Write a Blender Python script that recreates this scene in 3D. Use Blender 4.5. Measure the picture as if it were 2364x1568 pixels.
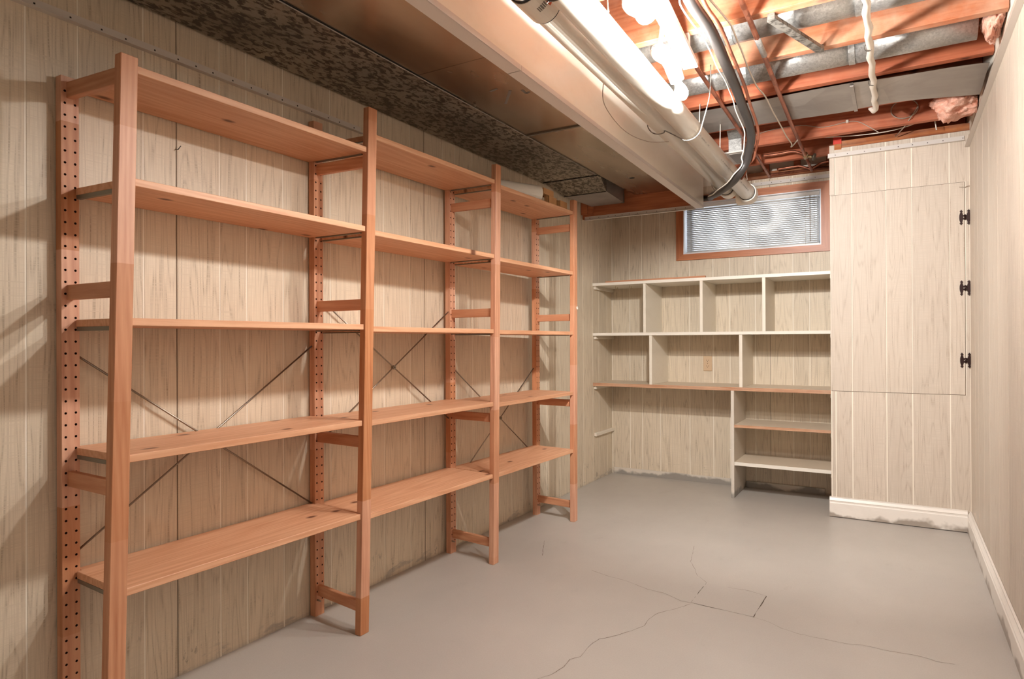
import bpy, bmesh, math, random
from mathutils import Vector, Matrix, noise
random.seed(7)
for o in list(bpy.data.objects): bpy.data.objects.remove(o)
scn = bpy.context.scene
COL = scn.collection

# ------------------------------------------------------------------ camera
FPX, CX, CY = 1497.0, 1182.0, 784.0            # focal length in pixels of the 2364x1568 frame
YAW, PITCH, ROLL, HC = math.atan2(888, FPX), 3 / FPX, .0044, 1.05
_F0 = Vector((-math.sin(YAW), math.cos(YAW), 0)); _R0 = Vector((math.cos(YAW), math.sin(YAW), 0))
CF_ = _F0 * math.cos(PITCH) + Vector((0, 0, math.sin(PITCH))); _U0 = _R0.cross(CF_)
CR_ = _R0 * math.cos(ROLL) - _U0 * math.sin(ROLL); CU_ = _U0 * math.cos(ROLL) + _R0 * math.sin(ROLL)
CP_ = Vector((0, 0, HC))
cd = bpy.data.cameras.new('camera'); cam = bpy.data.objects.new('camera', cd); COL.objects.link(cam)
cd.sensor_width = 36; cd.lens = FPX / 2364 * 36; cd.clip_start = .02
m = Matrix((CR_, CU_, -CF_)).transposed().to_4x4(); m.translation = CP_; cam.matrix_world = m
scn.camera = cam
# ------------------------------------------------------------------ daylight, exposure
BULB_STRENGTH = (460.0, 520.0, 420.0); BEAM = 80.0; REAR_FILL = 8.0; LAMP_COLOUR = (1, .98, .955, 1)
w = bpy.data.worlds.new('world'); scn.world = w; w.use_nodes = True
bg = w.node_tree.nodes['Background']; bg.inputs[0].default_value = (.82, .91, 1, 1); bg.inputs[1].default_value = 3.0
vs = scn.view_settings; vs.view_transform = 'Standard'; vs.look = 'None'; vs.gamma = 1; vs.use_curve_mapping = False
vs.exposure = 0.96

# ------------------------------------------------------------------ pixel -> place helpers (direction from the photo, distance from a surface)
def on(u, v, ax, val):
    d = CF_ + CR_ * ((u - CX) / FPX) - CU_ * ((v - CY) / FPX)
    t = (val - CP_[ax]) / d[ax]
    return CP_ + d * t
LW, BW, RW, CLF = -1.945, 4.835, .345, 4.285      # left wall, back wall, right wall, closet front
FW = -1.7
CLX = -.335

# ------------------------------------------------------------------ colours and node helpers
def s2l(c):
    return tuple(((x / 255) / 12.92 if x / 255 <= .04045 else ((x / 255 + .055) / 1.055) ** 2.4) for x in c) + (1,)
class NT:
    def __init__(s, name):
        s.m = bpy.data.materials.new(name); s.m.use_nodes = True; s.t = s.m.node_tree
        s.b = s.t.nodes['Principled BSDF']
    def n(s, typ, ins=None, **kw):
        x = s.t.nodes.new(typ)
        for k, v in kw.items(): setattr(x, k, v)
        for k, v in (ins or {}).items(): s.put(x.inputs[k], v)
        return x
    def put(s, sock, v):
        if hasattr(v, 'is_output'): s.t.links.new(v, sock)
        elif hasattr(v, 'outputs'): s.t.links.new(v.outputs[0], sock)
        else: sock.default_value = v
    def math(s, op, a, b=0., c=None):
        x = s.n('ShaderNodeMath', {0: a, 1: b}, operation=op)
        if c is not None: s.put(x.inputs[2], c)
        return x.outputs[0]
    def vmath(s, op, a, b=(0, 0, 0)):
        return s.n('ShaderNodeVectorMath', {0: a, 1: b}, operation=op).outputs[0]
    def mix(s, f, a, b, blend='MIX'):
        x = s.n('ShaderNodeMix', data_type='RGBA', blend_type=blend)
        s.put(x.inputs[0], f); s.put(x.inputs[6], a); s.put(x.inputs[7], b); return x.outputs[2]
    def noise(s, vec, scale, detail=3., rough=.5, dist=0.):
        x = s.n('ShaderNodeTexNoise', {'Vector': vec, 'Scale': scale, 'Detail': detail, 'Roughness': rough, 'Distortion': dist}); return x.outputs[0]
    def ramp(s, f, a, b):
        x = s.n('ShaderNodeMapRange', {0: f, 1: a, 2: b}); x.clamp = True; return x.outputs[0]
    def objvec(s):
        tc = s.n('ShaderNodeTexCoord').outputs['Object']; r = s.n('ShaderNodeObjectInfo').outputs['Random']
        off = s.n('ShaderNodeCombineXYZ', {0: s.math('MULTIPLY', r, 13.1), 1: s.math('MULTIPLY', r, 29.7), 2: s.math('MULTIPLY', r, 7.3)})
        return s.vmath('ADD', tc, off), r
    def bump(s, h, strength=.2, dist=.002):
        x = s.n('ShaderNodeBump', {'Height': h, 'Strength': strength, 'Distance': dist}); s.put(s.b.inputs['Normal'], x.outputs[0])
def plain(name, rgb, rough=.5, metal=0., spec=None):
    t = NT(name); t.b.inputs['Base Color'].default_value = s2l(rgb); t.b.inputs['Roughness'].default_value = rough; t.b.inputs['Metallic'].default_value = metal
    if spec is not None: t.b.inputs['Specular IOR Level'].default_value = spec
    return t.m
def wood(name, axis, light, dark, knots=True, joints=0., dust=None, rough=.5, rings=1.):
    t = NT(name); vec, rnd = t.objvec()
    sc = [9., 9., 9.]; sc[axis] = .55
    v = t.vmath('MULTIPLY', vec, tuple(sc))
    warp = t.noise(v, .8, 2.)
    v2 = t.vmath('ADD', v, t.n('ShaderNodeCombineXYZ', {0: t.math('MULTIPLY', warp, 1.6), 1: t.math('MULTIPLY', warp, 1.6), 2: t.math('MULTIPLY', warp, 1.6)}))
    wv = t.n('ShaderNodeTexWave', {'Vector': v2, 'Scale': 1.5 * rings, 'Distortion': 2.2, 'Detail': 2., 'Detail Scale': 1.2}, wave_type='RINGS', rings_direction=('X', 'Y', 'Z')[axis]).outputs['Fac']
    st = t.noise(t.vmath('MULTIPLY', v, (3., 3., 3.)), 3.2, 4., .6)
    f = t.math('ADD', t.math('MULTIPLY', wv, .22), t.math('MULTIPLY', st, .85))
    f = t.ramp(f, .25, .85)
    col = t.mix(f, s2l(dark), s2l(light))
    blot = t.ramp(t.noise(vec, 2.5, 2.), .35, .7)
    col = t.mix(t.math('MULTIPLY', blot, .25), col, s2l(dark))
    if knots:
        ks = [6.5, 6.5, 6.5]; ks[axis] = 3.6
        vo = t.n('ShaderNodeTexVoronoi', {'Vector': t.vmath('MULTIPLY', vec, tuple(ks)), 'Scale': 1., 'Randomness': 1.}, voronoi_dimensions='2D')
        gate = t.math('GREATER_THAN', t.n('ShaderNodeSeparateColor', {0: vo.outputs['Color']}).outputs[0], .5)
        k = t.math('MULTIPLY', t.ramp(vo.outputs['Distance'], .1, .035), gate)
        col = t.mix(t.math('MULTIPLY', k, .9), col, s2l((92, 44, 22)))
    if joints:
        ax = t.n('ShaderNodeSeparateXYZ', {0: t.n('ShaderNodeTexCoord').outputs['Object']}).outputs[axis]
        seg = t.math('FLOOR', t.math('ADD', t.math('MULTIPLY', ax, 2.9), t.math('MULTIPLY', rnd, 9.)))
        wn = t.n('ShaderNodeTexWhiteNoise', {'W': t.math('ADD', seg, t.math('MULTIPLY', rnd, 31.))}, noise_dimensions='1D').outputs['Value']
        hs = t.n('ShaderNodeHueSaturation', {'Color': col, 'Value': t.math('ADD', t.math('MULTIPLY', wn, joints), 1 - joints * .5), 'Saturation': t.math('ADD', t.math('MULTIPLY', wn, -.25), 1.1)})
        col = hs.outputs[0]
    else:
        hs = t.n('ShaderNodeHueSaturation', {'Color': col, 'Value': t.math('ADD', t.math('MULTIPLY', rnd, .16), .92)}); col = hs.outputs[0]
    if dust:
        dn = t.ramp(t.noise(vec, 5., 5., .65), .42, .68)
        col = t.mix(t.math('MULTIPLY', dn, dust), col, s2l((214, 186, 160)))
    t.put(t.b.inputs['Base Color'], col); t.b.inputs['Roughness'].default_value = rough
    t.bump(st, .12, .001)
    return t.m
def panel_mat(name, light, dark, stain=False):
    """printed wood-grain wall panelling: tall oval grain figures, fine vertical streaks, horizontal saw marks"""
    t = NT(name); tc = t.n('ShaderNodeTexCoord').outputs['Object']; rnd = t.n('ShaderNodeObjectInfo').outputs['Random']
    xyz = t.n('ShaderNodeSeparateXYZ', {0: tc}); h = t.math('ADD', xyz.outputs[0], xyz.outputs[1]); z = xyz.outputs[2]
    h2 = t.math('ADD', h, t.math('MULTIPLY', rnd, .03)); z2 = t.math('ADD', z, t.math('MULTIPLY', rnd, 3.))
    seg = t.math('SUBTRACT', t.math('FRACT', t.math('MULTIPLY', z2, .95)), .5)
    fig = t.n('ShaderNodeCombineXYZ', {0: t.math('MULTIPLY', h2, 13.), 1: t.math('MULTIPLY', rnd, 5.), 2: t.math('MULTIPLY', z2, .9)})
    slow = t.noise(fig, .55, 2., .5)
    lev = t.math('ADD', t.math('MULTIPLY', slow, 9.), t.math('MULTIPLY', t.noise(fig, 2.5, 2.), 1.2))
    ring = t.math('ABSOLUTE', t.math('SUBTRACT', t.math('FRACT', t.math('MULTIPLY', lev, 2.3)), .5))
    ringf = t.ramp(ring, .0, .2)
    sv = t.n('ShaderNodeCombineXYZ', {0: t.math('MULTIPLY', h2, 260.), 1: t.math('MULTIPLY', rnd, 50.), 2: t.math('MULTIPLY', z2, 5.)})
    st = t.noise(sv, 1., 3., .6)
    hv = t.n('ShaderNodeCombineXYZ', {0: t.math('MULTIPLY', h2, 10.), 1: t.math('MULTIPLY', rnd, 50.), 2: t.math('MULTIPLY', z2, 430.)})
    saw = t.noise(hv, 1., 2., .5)
    d = t.math('MULTIPLY', t.math('SUBTRACT', 1., ringf), t.ramp(st, .25, .75))
    d = t.math('ADD', t.math('MULTIPLY', d, .75), t.math('MULTIPLY', t.ramp(st, .45, .8), .5))
    d = t.math('MULTIPLY', d, t.ramp(saw, .25, .6))
    col = t.mix(d, s2l(light), s2l(dark))
    col = t.mix(t.math('MULTIPLY', t.ramp(saw, .5, .75), .22), col, s2l(tuple(min(255, c + 22) for c in light)))
    col = t.mix(t.math('MULTIPLY', t.ramp(saw, .45, .28), .16), col, s2l(dark))
    tone = t.n('ShaderNodeHueSaturation', {'Color': col, 'Value': t.math('ADD', t.math('MULTIPLY', rnd, .1), .95)}); col = tone.outputs[0]
    if stain:
        nv = t.n('ShaderNodeCombineXYZ', {0: t.math('MULTIPLY', h, 5.), 1: .3, 2: t.math('MULTIPLY', z, 16.)})
        sm = t.noise(nv, 1.3, 4., .6)
        edge = t.math('ADD', t.math('MULTIPLY', t.ramp(sm, .5, .78), .075), .003)
        f = t.ramp(t.math('SUBTRACT', edge, z), -.012, .012)
        col = t.mix(t.math('MULTIPLY', f, .6), col, s2l((150, 143, 134)))
        mold = t.math('MULTIPLY', t.ramp(t.noise(t.vmath('MULTIPLY', tc, (1, 1, .6)), 24., 4., .7), .62, .72), t.ramp(z, .22, .03))
        col = t.mix(t.math('MULTIPLY', mold, .7), col, s2l((70, 58, 46)))
    t.put(t.b.inputs['Base Color'], col); t.b.inputs['Roughness'].default_value = .5
    t.bump(st, .08, .0006)
    return t.m
def galv(name, a, b, scale, rough=.38, metal=.85, thr=(.42, .56), streak=(1, 1, 1)):
    t = NT(name); vec, r = t.objvec()
    v = t.vmath('MULTIPLY', vec, streak)
    vo = t.n('ShaderNodeTexVoronoi', {'Vector': v, 'Scale': scale})
    cell = t.n('ShaderNodeSeparateColor', {0: vo.outputs['Color']}).outputs[0]
    nz = t.noise(v, scale * .55, 4., .7, .6)
    f = t.ramp(t.math('ADD', t.math('MULTIPLY', nz, .75), t.math('MULTIPLY', cell, .25)), *thr)
    big = t.ramp(t.noise(vec, 2.2, 3.), .35, .65)
    f = t.math('MULTIPLY', f, t.math('ADD', t.math('MULTIPLY', big, .5), .5))
    t.put(t.b.inputs['Base Color'], t.mix(f, s2l(a), s2l(b)))
    t.b.inputs['Metallic'].default_value = metal
    t.put(t.b.inputs['Roughness'], t.math('ADD', t.math('MULTIPLY', cell, .12), rough))
    return t.m
def dirty(name, rgb, dirt, rough=.45, zmax=0., scale=6., amount=.5):
    """painted surface with smears along its foot"""
    t = NT(name); tc = t.n('ShaderNodeTexCoord').outputs['Object']; z = t.n('ShaderNodeSeparateXYZ', {0: tc}).outputs[2]
    n1 = t.noise(t.vmath('MULTIPLY', tc, (1, 1, 2.)), scale, 4., .65)
    col = t.mix(t.math('MULTIPLY', t.ramp(n1, .5, .8), .18), s2l(rgb), s2l(dirt))
    if zmax:
        edge = t.math('MULTIPLY', t.ramp(t.noise(tc, 4., 4., .6), .38, .7), zmax)
        f = t.math('MULTIPLY', t.ramp(t.math('SUBTRACT', edge, z), -.008, .012), amount)
        col = t.mix(f, col, s2l(dirt))
    t.put(t.b.inputs['Base Color'], col); t.b.inputs['Roughness'].default_value = rough
    return t.m

M = {}
M['panel'] = panel_mat('panel_grain', (217, 202, 179), (142, 122, 96), True)
M['panel_pale'] = panel_mat('panel_grain_pale', (205, 191, 175), (158, 139, 119))
M['groove'] = plain('groove_cream', (240, 231, 215), .6)
M['seam'] = plain('seam_dark', (104, 84, 62), .8)
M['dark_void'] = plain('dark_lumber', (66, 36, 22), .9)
RL, RD = (220, 164, 126), (186, 122, 86)
M['wood_x'] = wood('pine_along_x', 0, RL, RD, False)
M['wood_y'] = wood('pine_along_y', 1, (229, 180, 143), (200, 141, 103), True)
M['wood_z'] = wood('pine_along_z', 2, RL, RD, False, .3)
M['joist'] = wood('joist_fir', 0, (212, 140, 100), (172, 96, 60), True, 0, .5, .7)
M['joist_red'] = wood('joist_fir_red', 0, (200, 116, 78), (152, 72, 42), True, 0, .12, .7)
M['header'] = wood('header_fir', 0, (198, 124, 82), (152, 86, 52), False, 0, 0, .6)
M['plate'] = wood('plate_fir', 0, (184, 112, 62), (120, 62, 32), False, 0, .2, .8)
M['subfloor'] = wood('subfloor_boards', 1, (140, 84, 56), (90, 48, 30), False, 0, .2, .8)
M['winframe'] = wood('window_casing', 0, (206, 134, 90), (168, 100, 64), False, 0, 0, .4)
M['winframe_z'] = wood('window_casing_upright', 2, (206, 134, 90), (168, 100, 64), False, 0, 0, .4)
M['white_paint'] = dirty('cream_paint', (228, 219, 203), (190, 172, 148), .4)
M['shelf_edge'] = dirty('shelf_white_edge', (232, 225, 212), (196, 178, 154), .4)
M['shelf_top'] = dirty('shelf_top_paint', (214, 198, 176), (150, 128, 104), .5, 0, 3.)
M['ply'] = wood('ply_edge', 0, (208, 164, 128), (160, 106, 76), False, 0, .35, .6, 2.)
M['board_white'] = dirty('soffit_white', (243, 237, 222), (212, 194, 168), .35)
M['trim_white'] = plain('trim_white', (214, 206, 198), .4)
M['base_white'] = dirty('baseboard_white', (232, 224, 214), (150, 137, 124), .35, .075, 5., .9)
M['base_back'] = dirty('backboard_white', (214, 204, 190), (140, 134, 126), .45, .07, 7., .9)
M['nail'] = plain('nail_and_hole_dark', (60, 52, 48), .5, .5)
M['metal_dark'] = plain('steel_dark', (128, 124, 112), .4, .6)
M['rod'] = plain('steel_rod', (150, 140, 126), .3, .9)
M['hole'] = plain('drill_hole', (70, 32, 16), .9)
M['spangle'] = galv('galvanised_spangle', (84, 76, 66), (176, 166, 150), 85., .42, .7, (.43, .54), (1, .5, 1))
t = NT('galvanised_smooth'); v, r = t.objvec(); n1 = t.noise(t.vmath('MULTIPLY', v, (1, .35, 1)), 5., 4., .6)
t.put(t.b.inputs['Base Color'], t.mix(t.ramp(n1, .3, .7), s2l((168, 150, 130)), s2l((194, 178, 158)))); t.b.inputs['Metallic'].default_value = .92
t.put(t.b.inputs['Roughness'], t.math('ADD', t.math('MULTIPLY', n1, .16), .18)); M['sheet'] = t.m
M['sheet_grey'] = galv('sheet_grey', (150, 144, 138), (188, 182, 176), 4., .42, .7, (.35, .65))
M['round_galv'] = galv('round_duct_spangle', (158, 157, 154), (208, 208, 204), 170., .36, .8, (.3, .7))
M['galv_dull'] = galv('strap_galv', (110, 106, 100), (172, 168, 160), 60., .45, .8)
M['black'] = plain('seam_black', (22, 18, 16), .6)
M['pvc'] = dirty('pvc_white', (232, 225, 212), (196, 180, 160), .28)
M['print'] = plain('pipe_print', (126, 118, 110), .6)
M['orange'] = plain('label_orange', (205, 92, 52), .5)
M['copper'] = galv('copper', (142, 84, 62), (188, 122, 96), 12., .35, .75)
M['brass'] = plain('brass', (196, 176, 140), .25, .9)
M['hose'] = plain('black_hose', (42, 38, 36), .42)
M['cable'] = plain('cable_white', (226, 216, 202), .5)
M['cable_grey'] = plain('cable_grey', (164, 148, 132), .5)
M['lamp_white'] = plain('lamp_white', (240, 236, 228), .35)
M['insul'] = None
M['cardboard'] = plain('cardboard', (196, 148, 100), .8)
M['paper'] = plain('paper_white', (236, 232, 222), .6)
M['plate_beige'] = plain('outlet_beige', (206, 178, 146), .4)
M['hinge'] = plain('hinge_black_iron', (46, 24, 20), .35, .4)
M['red'] = plain('red_mark', (206, 62, 48), .7)
M['vinyl'] = plain('window_vinyl', (240, 242, 246), .4)
t = NT('insulation_pink'); v, r = t.objvec(); n1 = t.noise(v, 30., 5., .7)
t.put(t.b.inputs['Base Color'], t.mix(t.ramp(n1, .3, .7), s2l((222, 146, 120)), s2l((248, 206, 186)))); t.b.inputs['Roughness'].default_value = .95; t.bump(n1, .8, .012); M['insul'] = t.m
t = NT('blind_slat'); t.b.inputs['Base Color'].default_value = s2l((238, 234, 228)); t.b.inputs['Roughness'].default_value = .35
tr = t.n('ShaderNodeBsdfTranslucent', {'Color': (.9, .92, .95, 1)}); mx = t.n('ShaderNodeMixShader', {0: .15, 1: t.b.outputs[0], 2: tr.outputs[0]})
t.put(t.t.nodes['Material Output'].inputs[0], mx.outputs[0]); M['slat'] = t.m
t = NT('window_glass'); t.b.inputs['Transmission Weight'].default_value = 1; t.b.inputs['Roughness'].default_value = 0; t.b.inputs['IOR'].default_value = 1.45; M['glass'] = t.m
for k in range(3):
    t = NT('bulb_glow'); t.b.inputs['Base Color'].default_value = (1, 1, 1, 1); t.b.inputs['Emission Color'].default_value = LAMP_COLOUR; t.b.inputs['Emission Strength'].default_value = BULB_STRENGTH[k]; M['bulb%d' % k] = t.m
t = NT('rear_fill_glow'); t.b.inputs['Emission Color'].default_value = LAMP_COLOUR; t.b.inputs['Emission Strength'].default_value = REAR_FILL; M['rear_fill'] = t.m  # glow of the fill light added behind the viewer
# painted concrete floor
t = NT('painted_concrete'); tc = t.n('ShaderNodeTexCoord').outputs['Object']
a = t.noise(tc, 1.3, 5., .6); b = t.noise(tc, 220., 2., .6); c = t.noise(t.vmath('MULTIPLY', tc, (1, .5, 1)), 9., 5., .7)
col = t.mix(t.ramp(a, .3, .7), s2l((175, 168, 160)), s2l((186, 179, 170)))
col = t.mix(t.math('MULTIPLY', t.ramp(b, .35, .7), .16), col, s2l((142, 131, 122)))
col = t.mix(t.math('MULTIPLY', t.ramp(c, .62, .8), .2), col, s2l((136, 126, 117)))
t.put(t.b.inputs['Base Color'], col); t.put(t.b.inputs['Roughness'], t.math('ADD', t.math('MULTIPLY', c, .2), .28)); t.bump(b, .08, .001); M['floor'] = t.m

# ------------------------------------------------------------------ mesh helpers (all in world metres)
class MB:
    def __init__(s): s.v = []; s.f = []; s.sm = []
    def add(s, vs, fs, smooth=False):
        o = len(s.v); s.v += [tuple(x) for x in vs]; s.f += [[i + o for i in f] for f in fs]; s.sm += [smooth] * len(fs); return s
    def box(s, x0, x1, y0, y1, z0, z1):
        x0, x1 = sorted((x0, x1)); y0, y1 = sorted((y0, y1)); z0, z1 = sorted((z0, z1))
        v = [(x0, y0, z0), (x1, y0, z0), (x1, y1, z0), (x0, y1, z0), (x0, y0, z1), (x1, y0, z1), (x1, y1, z1), (x0, y1, z1)]
        return s.add(v, [[0, 3, 2, 1], [4, 5, 6, 7], [0, 1, 5, 4], [1, 2, 6, 5], [2, 3, 7, 6], [3, 0, 4, 7]])
    def hexa(s, v):
        return s.add(v, [[0, 3, 2, 1], [4, 5, 6, 7], [0, 1, 5, 4], [1, 2, 6, 5], [2, 3, 7, 6], [3, 0, 4, 7]])
    def prism(s, poly, fn0, fn1):
        n = len(poly); v = [fn0(p) for p in poly] + [fn1(p) for p in poly]
        return s.add(v, [list(range(n))[::-1], list(range(n, 2 * n))] + [[i, (i + 1) % n, n + (i + 1) % n, n + i] for i in range(n)])
    def tube(s, pts, r, n=12, cap=True, smooth=True):
        pts = [Vector(p) for p in pts]; k = len(pts); rs = r if isinstance(r, (list, tuple)) else [r] * k
        T = [(pts[min(i + 1, k - 1)] - pts[max(i - 1, 0)]).normalized() for i in range(k)]
        up = Vector((0, 0, 1)) if abs(T[0].z) < .9 else Vector((1, 0, 0))
        a = T[0].cross(up).normalized(); v = []
        for i in range(k):
            a = (a - T[i] * a.dot(T[i])).normalized(); b = T[i].cross(a)
            for j in range(n):
                q = 2 * math.pi * j / n; v.append(pts[i] + (a * math.cos(q) + b * math.sin(q)) * rs[i])
        f = [[i * n + j, i * n + (j + 1) % n, (i + 1) * n + (j + 1) % n, (i + 1) * n + j] for i in range(k - 1) for j in range(n)]
        s.add(v, f, smooth)
        if cap:
            o = len(s.v) - len(v); s.f += [[o + j for j in range(n)][::-1], [o + (k - 1) * n + j for j in range(n)]]; s.sm += [False, False]
        return s
    def ring(s, p0, p1, ro, ri, n=20):
        """a short pipe with wall thickness"""
        p0, p1 = Vector(p0), Vector(p1); T = (p1 - p0).normalized(); up = Vector((0, 0, 1)) if abs(T.z) < .9 else Vector((1, 0, 0))
        a = T.cross(up).normalized(); b = T.cross(a); v = []
        for p, r in ((p0, ro), (p1, ro), (p1, ri), (p0, ri)):
            v += [p + (a * math.cos(2 * math.pi * j / n) + b * math.sin(2 * math.pi * j / n)) * r for j in range(n)]
        f = [[k * n + j, k * n + (j + 1) % n, ((k + 1) % 4) * n + (j + 1) % n, ((k + 1) % 4) * n + j] for k in range(4) for j in range(n)]
        return s.add(v, f)
    def obj(s, name, mat, parent=None, bevel=0., recalc=True):
        off = Vector(parent.matrix_world.translation) if parent else Vector((0, 0, 0))
        if parent:
            p = parent; off = Vector((0, 0, 0))
            while p: off += Vector(p.location); p = p.parent
        me = bpy.data.meshes.new(name); me.from_pydata([tuple(Vector(v) - off) for v in s.v], [], s.f)
        for p, q in zip(me.polygons, s.sm): p.use_smooth = q
        if recalc or bevel:
            bm = bmesh.new(); bm.from_mesh(me)
            if bevel: bmesh.ops.bevel(bm, geom=list(bm.edges), offset=bevel, segments=1, affect='EDGES', clamp_overlap=True)
            bmesh.ops.recalc_face_normals(bm, faces=list(bm.faces)); bm.to_mesh(me); bm.free()
        me.materials.append(M[mat]); o = bpy.data.objects.new(name, me); COL.objects.link(o)
        if parent: o.parent = parent
        return o
def B(x0, x1, y0, y1, z0, z1): return MB().box(x0, x1, y0, y1, z0, z1)
def tag(o, label=None, cat=None, group=None, kind=None):
    if label: o['label'] = label
    if cat: o['category'] = cat
    if group: o['group'] = group
    if kind: o['kind'] = kind
    return o
def thing(name, loc, label, cat, group=None):
    o = bpy.data.objects.new(name, None); o.empty_display_size = .05; o.location = loc; COL.objects.link(o); return tag(o, label, cat, group)
def struct(o, label, cat='structure'): return tag(o, label, cat, None, 'structure')
def smooth_path(pts, sub=6):
    pts = [Vector(p) for p in pts]; out = []
    for i in range(len(pts) - 1):
        p0, p1, p2, p3 = pts[max(i - 1, 0)], pts[i], pts[i + 1], pts[min(i + 2, len(pts) - 1)]
        for k in range(sub):
            q = k / sub; out.append(.5 * ((2 * p1) + (p2 - p0) * q + (2 * p0 - 5 * p1 + 4 * p2 - p3) * q * q + (3 * p1 - p0 - 3 * p2 + p3) * q ** 3))
    return out + [pts[-1]]

# ================================================================== THE SETTING
# ---- floor with patch and cracks
floor = B(LW - .12, RW + .12, FW - .1, BW + .1, -.1, 0).obj('floor', 'floor'); struct(floor, 'grey painted concrete basement floor with hairline cracks', 'floor')
def crop(pts, x0, y0, s): return [(x0 + a / s, y0 + b / s) for a, b in pts]
def ribbon(pix, wdt, name, mat='crackm'):
    pts = [on(u, v, 2, 0) for u, v in pix]; mb = MB(); L = []; 
    fine = []
    for i in range(len(pts) - 1):
        n = max(2, int((pts[i + 1] - pts[i]).length / .02))
        for k in range(n):
            p = pts[i].lerp(pts[i + 1], k / n); fine.append(p + Vector((random.uniform(-1, 1), random.uniform(-1, 1), 0)) * .0022 * (0 if k == 0 else 1))
    fine.append(pts[-1]); v = []
    for i, p in enumerate(fine):
        d = (fine[min(i + 1, len(fine) - 1)] - fine[max(i - 1, 0)]).normalized(); nrm = Vector((-d.y, d.x, 0)); ww = wdt * random.uniform(.35, 1.)
        v += [(p.x + nrm.x * ww, p.y + nrm.y * ww, .0004), (p.x - nrm.x * ww, p.y - nrm.y * ww, .0004)]
    mb.add(v, [[2 * i, 2 * i + 1, 2 * i + 3, 2 * i + 2] for i in range(len(fine) - 1)])
    return mb.obj(name, mat, floor, recalc=False)
M['crackm'] = plain('crack_dark', (118, 102, 88), .9); M['gapm'] = plain('gap_dark', (84, 70, 58), .9)  # darker ribbons drawn for the cracks and patch joints
q = lambda L: crop(L, 1200, 1200, 2.955)
ribbon(q([(490, 345), (600, 385), (720, 415), (870, 475), (980, 500), (1048, 530), (1100, 555), (1165, 567)]), .0011, 'crack')
ribbon(q([(1165, 575), (1060, 610), (940, 640), (880, 680), (850, 725), (760, 760), (640, 795), (540, 815), (500, 840), (440, 905), (415, 935), (340, 955), (300, 1005), (210, 1060), (130, 1085), (40, 1120)]), .0012, 'crack')
ribbon(q([(1590, 665), (1700, 700), (1780, 740), (1900, 780), (2030, 807), (2120, 825), (2230, 848)]) + crop([(330, 1330), (480, 1365), (560, 1378), (740, 1410), (860, 1448), (980, 1465)], 1880, 1050, 3.027), .001, 'crack')
ribbon(q([(1275, 432), (1215, 385), (1190, 330), (1165, 290), (1180, 230), (1190, 180)]), .0009, 'crack')
ribbon(q([(168, 145), (155, 245)]), .0016, 'crack')
pc = [on(u, v, 2, 0) for u, v in q([(1168, 566), (1277, 430), (1680, 522), (1592, 664)])]
mb = MB(); mb.prism(pc, lambda p: (p.x, p.y, -.01), lambda p: (p.x, p.y, .0008)); mb.obj('floor_patch', 'floor', floor)
ribbon(q([(1168, 566), (1277, 430)]), .0014, 'patch_joint', 'gapm'); ribbon(q([(1168, 566), (1592, 664)]), .002, 'patch_joint', 'gapm')
ribbon(q([(1592, 664), (1680, 522)]), .004, 'patch_joint', 'gapm'); ribbon(q([(1310, 470), (1420, 462), (1560, 485), (1680, 520)]), .001, 'patch_joint')

# ---- panelled walls: a backing sheet in the groove colour, one plank per strip
PR = .0009
def planks(wall, axis, plane, sgn, edges, z0, z1, mat, seams=(), gap=.0024, holes=()):
    """axis: 0 planks side by side along X on a wall at Y=plane; 1 along Y on a wall at X=plane; sgn: direction the face looks"""
    for a, b in zip(edges[:-1], edges[1:]):
        zs = [(z0, z1)]
        for (h0, h1, hz0, hz1) in holes:
            if a < h1 and b > h0:
                spans = []
                if a < h0 - .004: spans.append((a, h0, z0, z1))
                if b > h1 + .004: spans.append((h1, b, z0, z1))
                spans += [(max(a, h0), min(b, h1), z0, hz0), (max(a, h0), min(b, h1), hz1, z1)]
                break
        else: spans = [(a, b, z0, z1)]
        for (p, r_, c, d) in spans:
            if d - c < .005: continue
            p2 = p + (gap if p == a else 0); r2 = r_ - (gap if r_ == b else 0)
            if axis == 1: mb = B(plane - sgn * .001, plane + sgn * PR, p2, r2, c, d)
            else: mb = B(p2, r2, plane - sgn * .001, plane + sgn * PR, c, d)
            mb.obj('panel_plank', mat, wall)
    for s in seams:
        for c, d in ([(z0, z1)] if not any(h[0] < s < h[1] for h in holes) else [(z0, holes[0][2]), (holes[0][3], z1)]):
          mb = B(plane, plane + sgn * .0006, s - .0013, s + .0013, c, d) if axis == 1 else B(s - .0013, s + .0013, plane, plane + sgn * .0006, c, d)
          mb.obj('seam', 'seam', wall)
wl = B(LW - .12, LW, FW - .1, BW + .1, 0, 2.44).obj('wall_left', 'groove'); struct(wl, 'left wall of beige wood-grain panelling behind the rack', 'wall')
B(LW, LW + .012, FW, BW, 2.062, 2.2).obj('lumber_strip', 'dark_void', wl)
LG = [-1.7, -1.49, -1.27, -1.11, -1.01, -.86, -.626, -.312, -.133, -.027, .124, .228, .384, .616, .804, .93, 1.111, 1.215, 1.366, 1.47, 1.626, 1.858, 2.172, 2.351, 2.457, 2.608, 2.712, 2.867, 3.1, 3.269, 3.397, 3.593, 3.706, 3.813, 3.906, 4.08, 4.281, 4.454, 4.568, 4.73, 4.835]
planks(wl, 1, LW, 1, LG, 0, 2.06, 'panel', (-.027, 1.215, 2.457, 3.70))
q0 = on(405, 346, 0, LW + .001); MB().tube([q0, q0 + Vector((.012, .001, -.001)), q0 + Vector((.016, .008, .012))], .0014, 6).obj('bent_nail', 'nail', wl)
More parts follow.
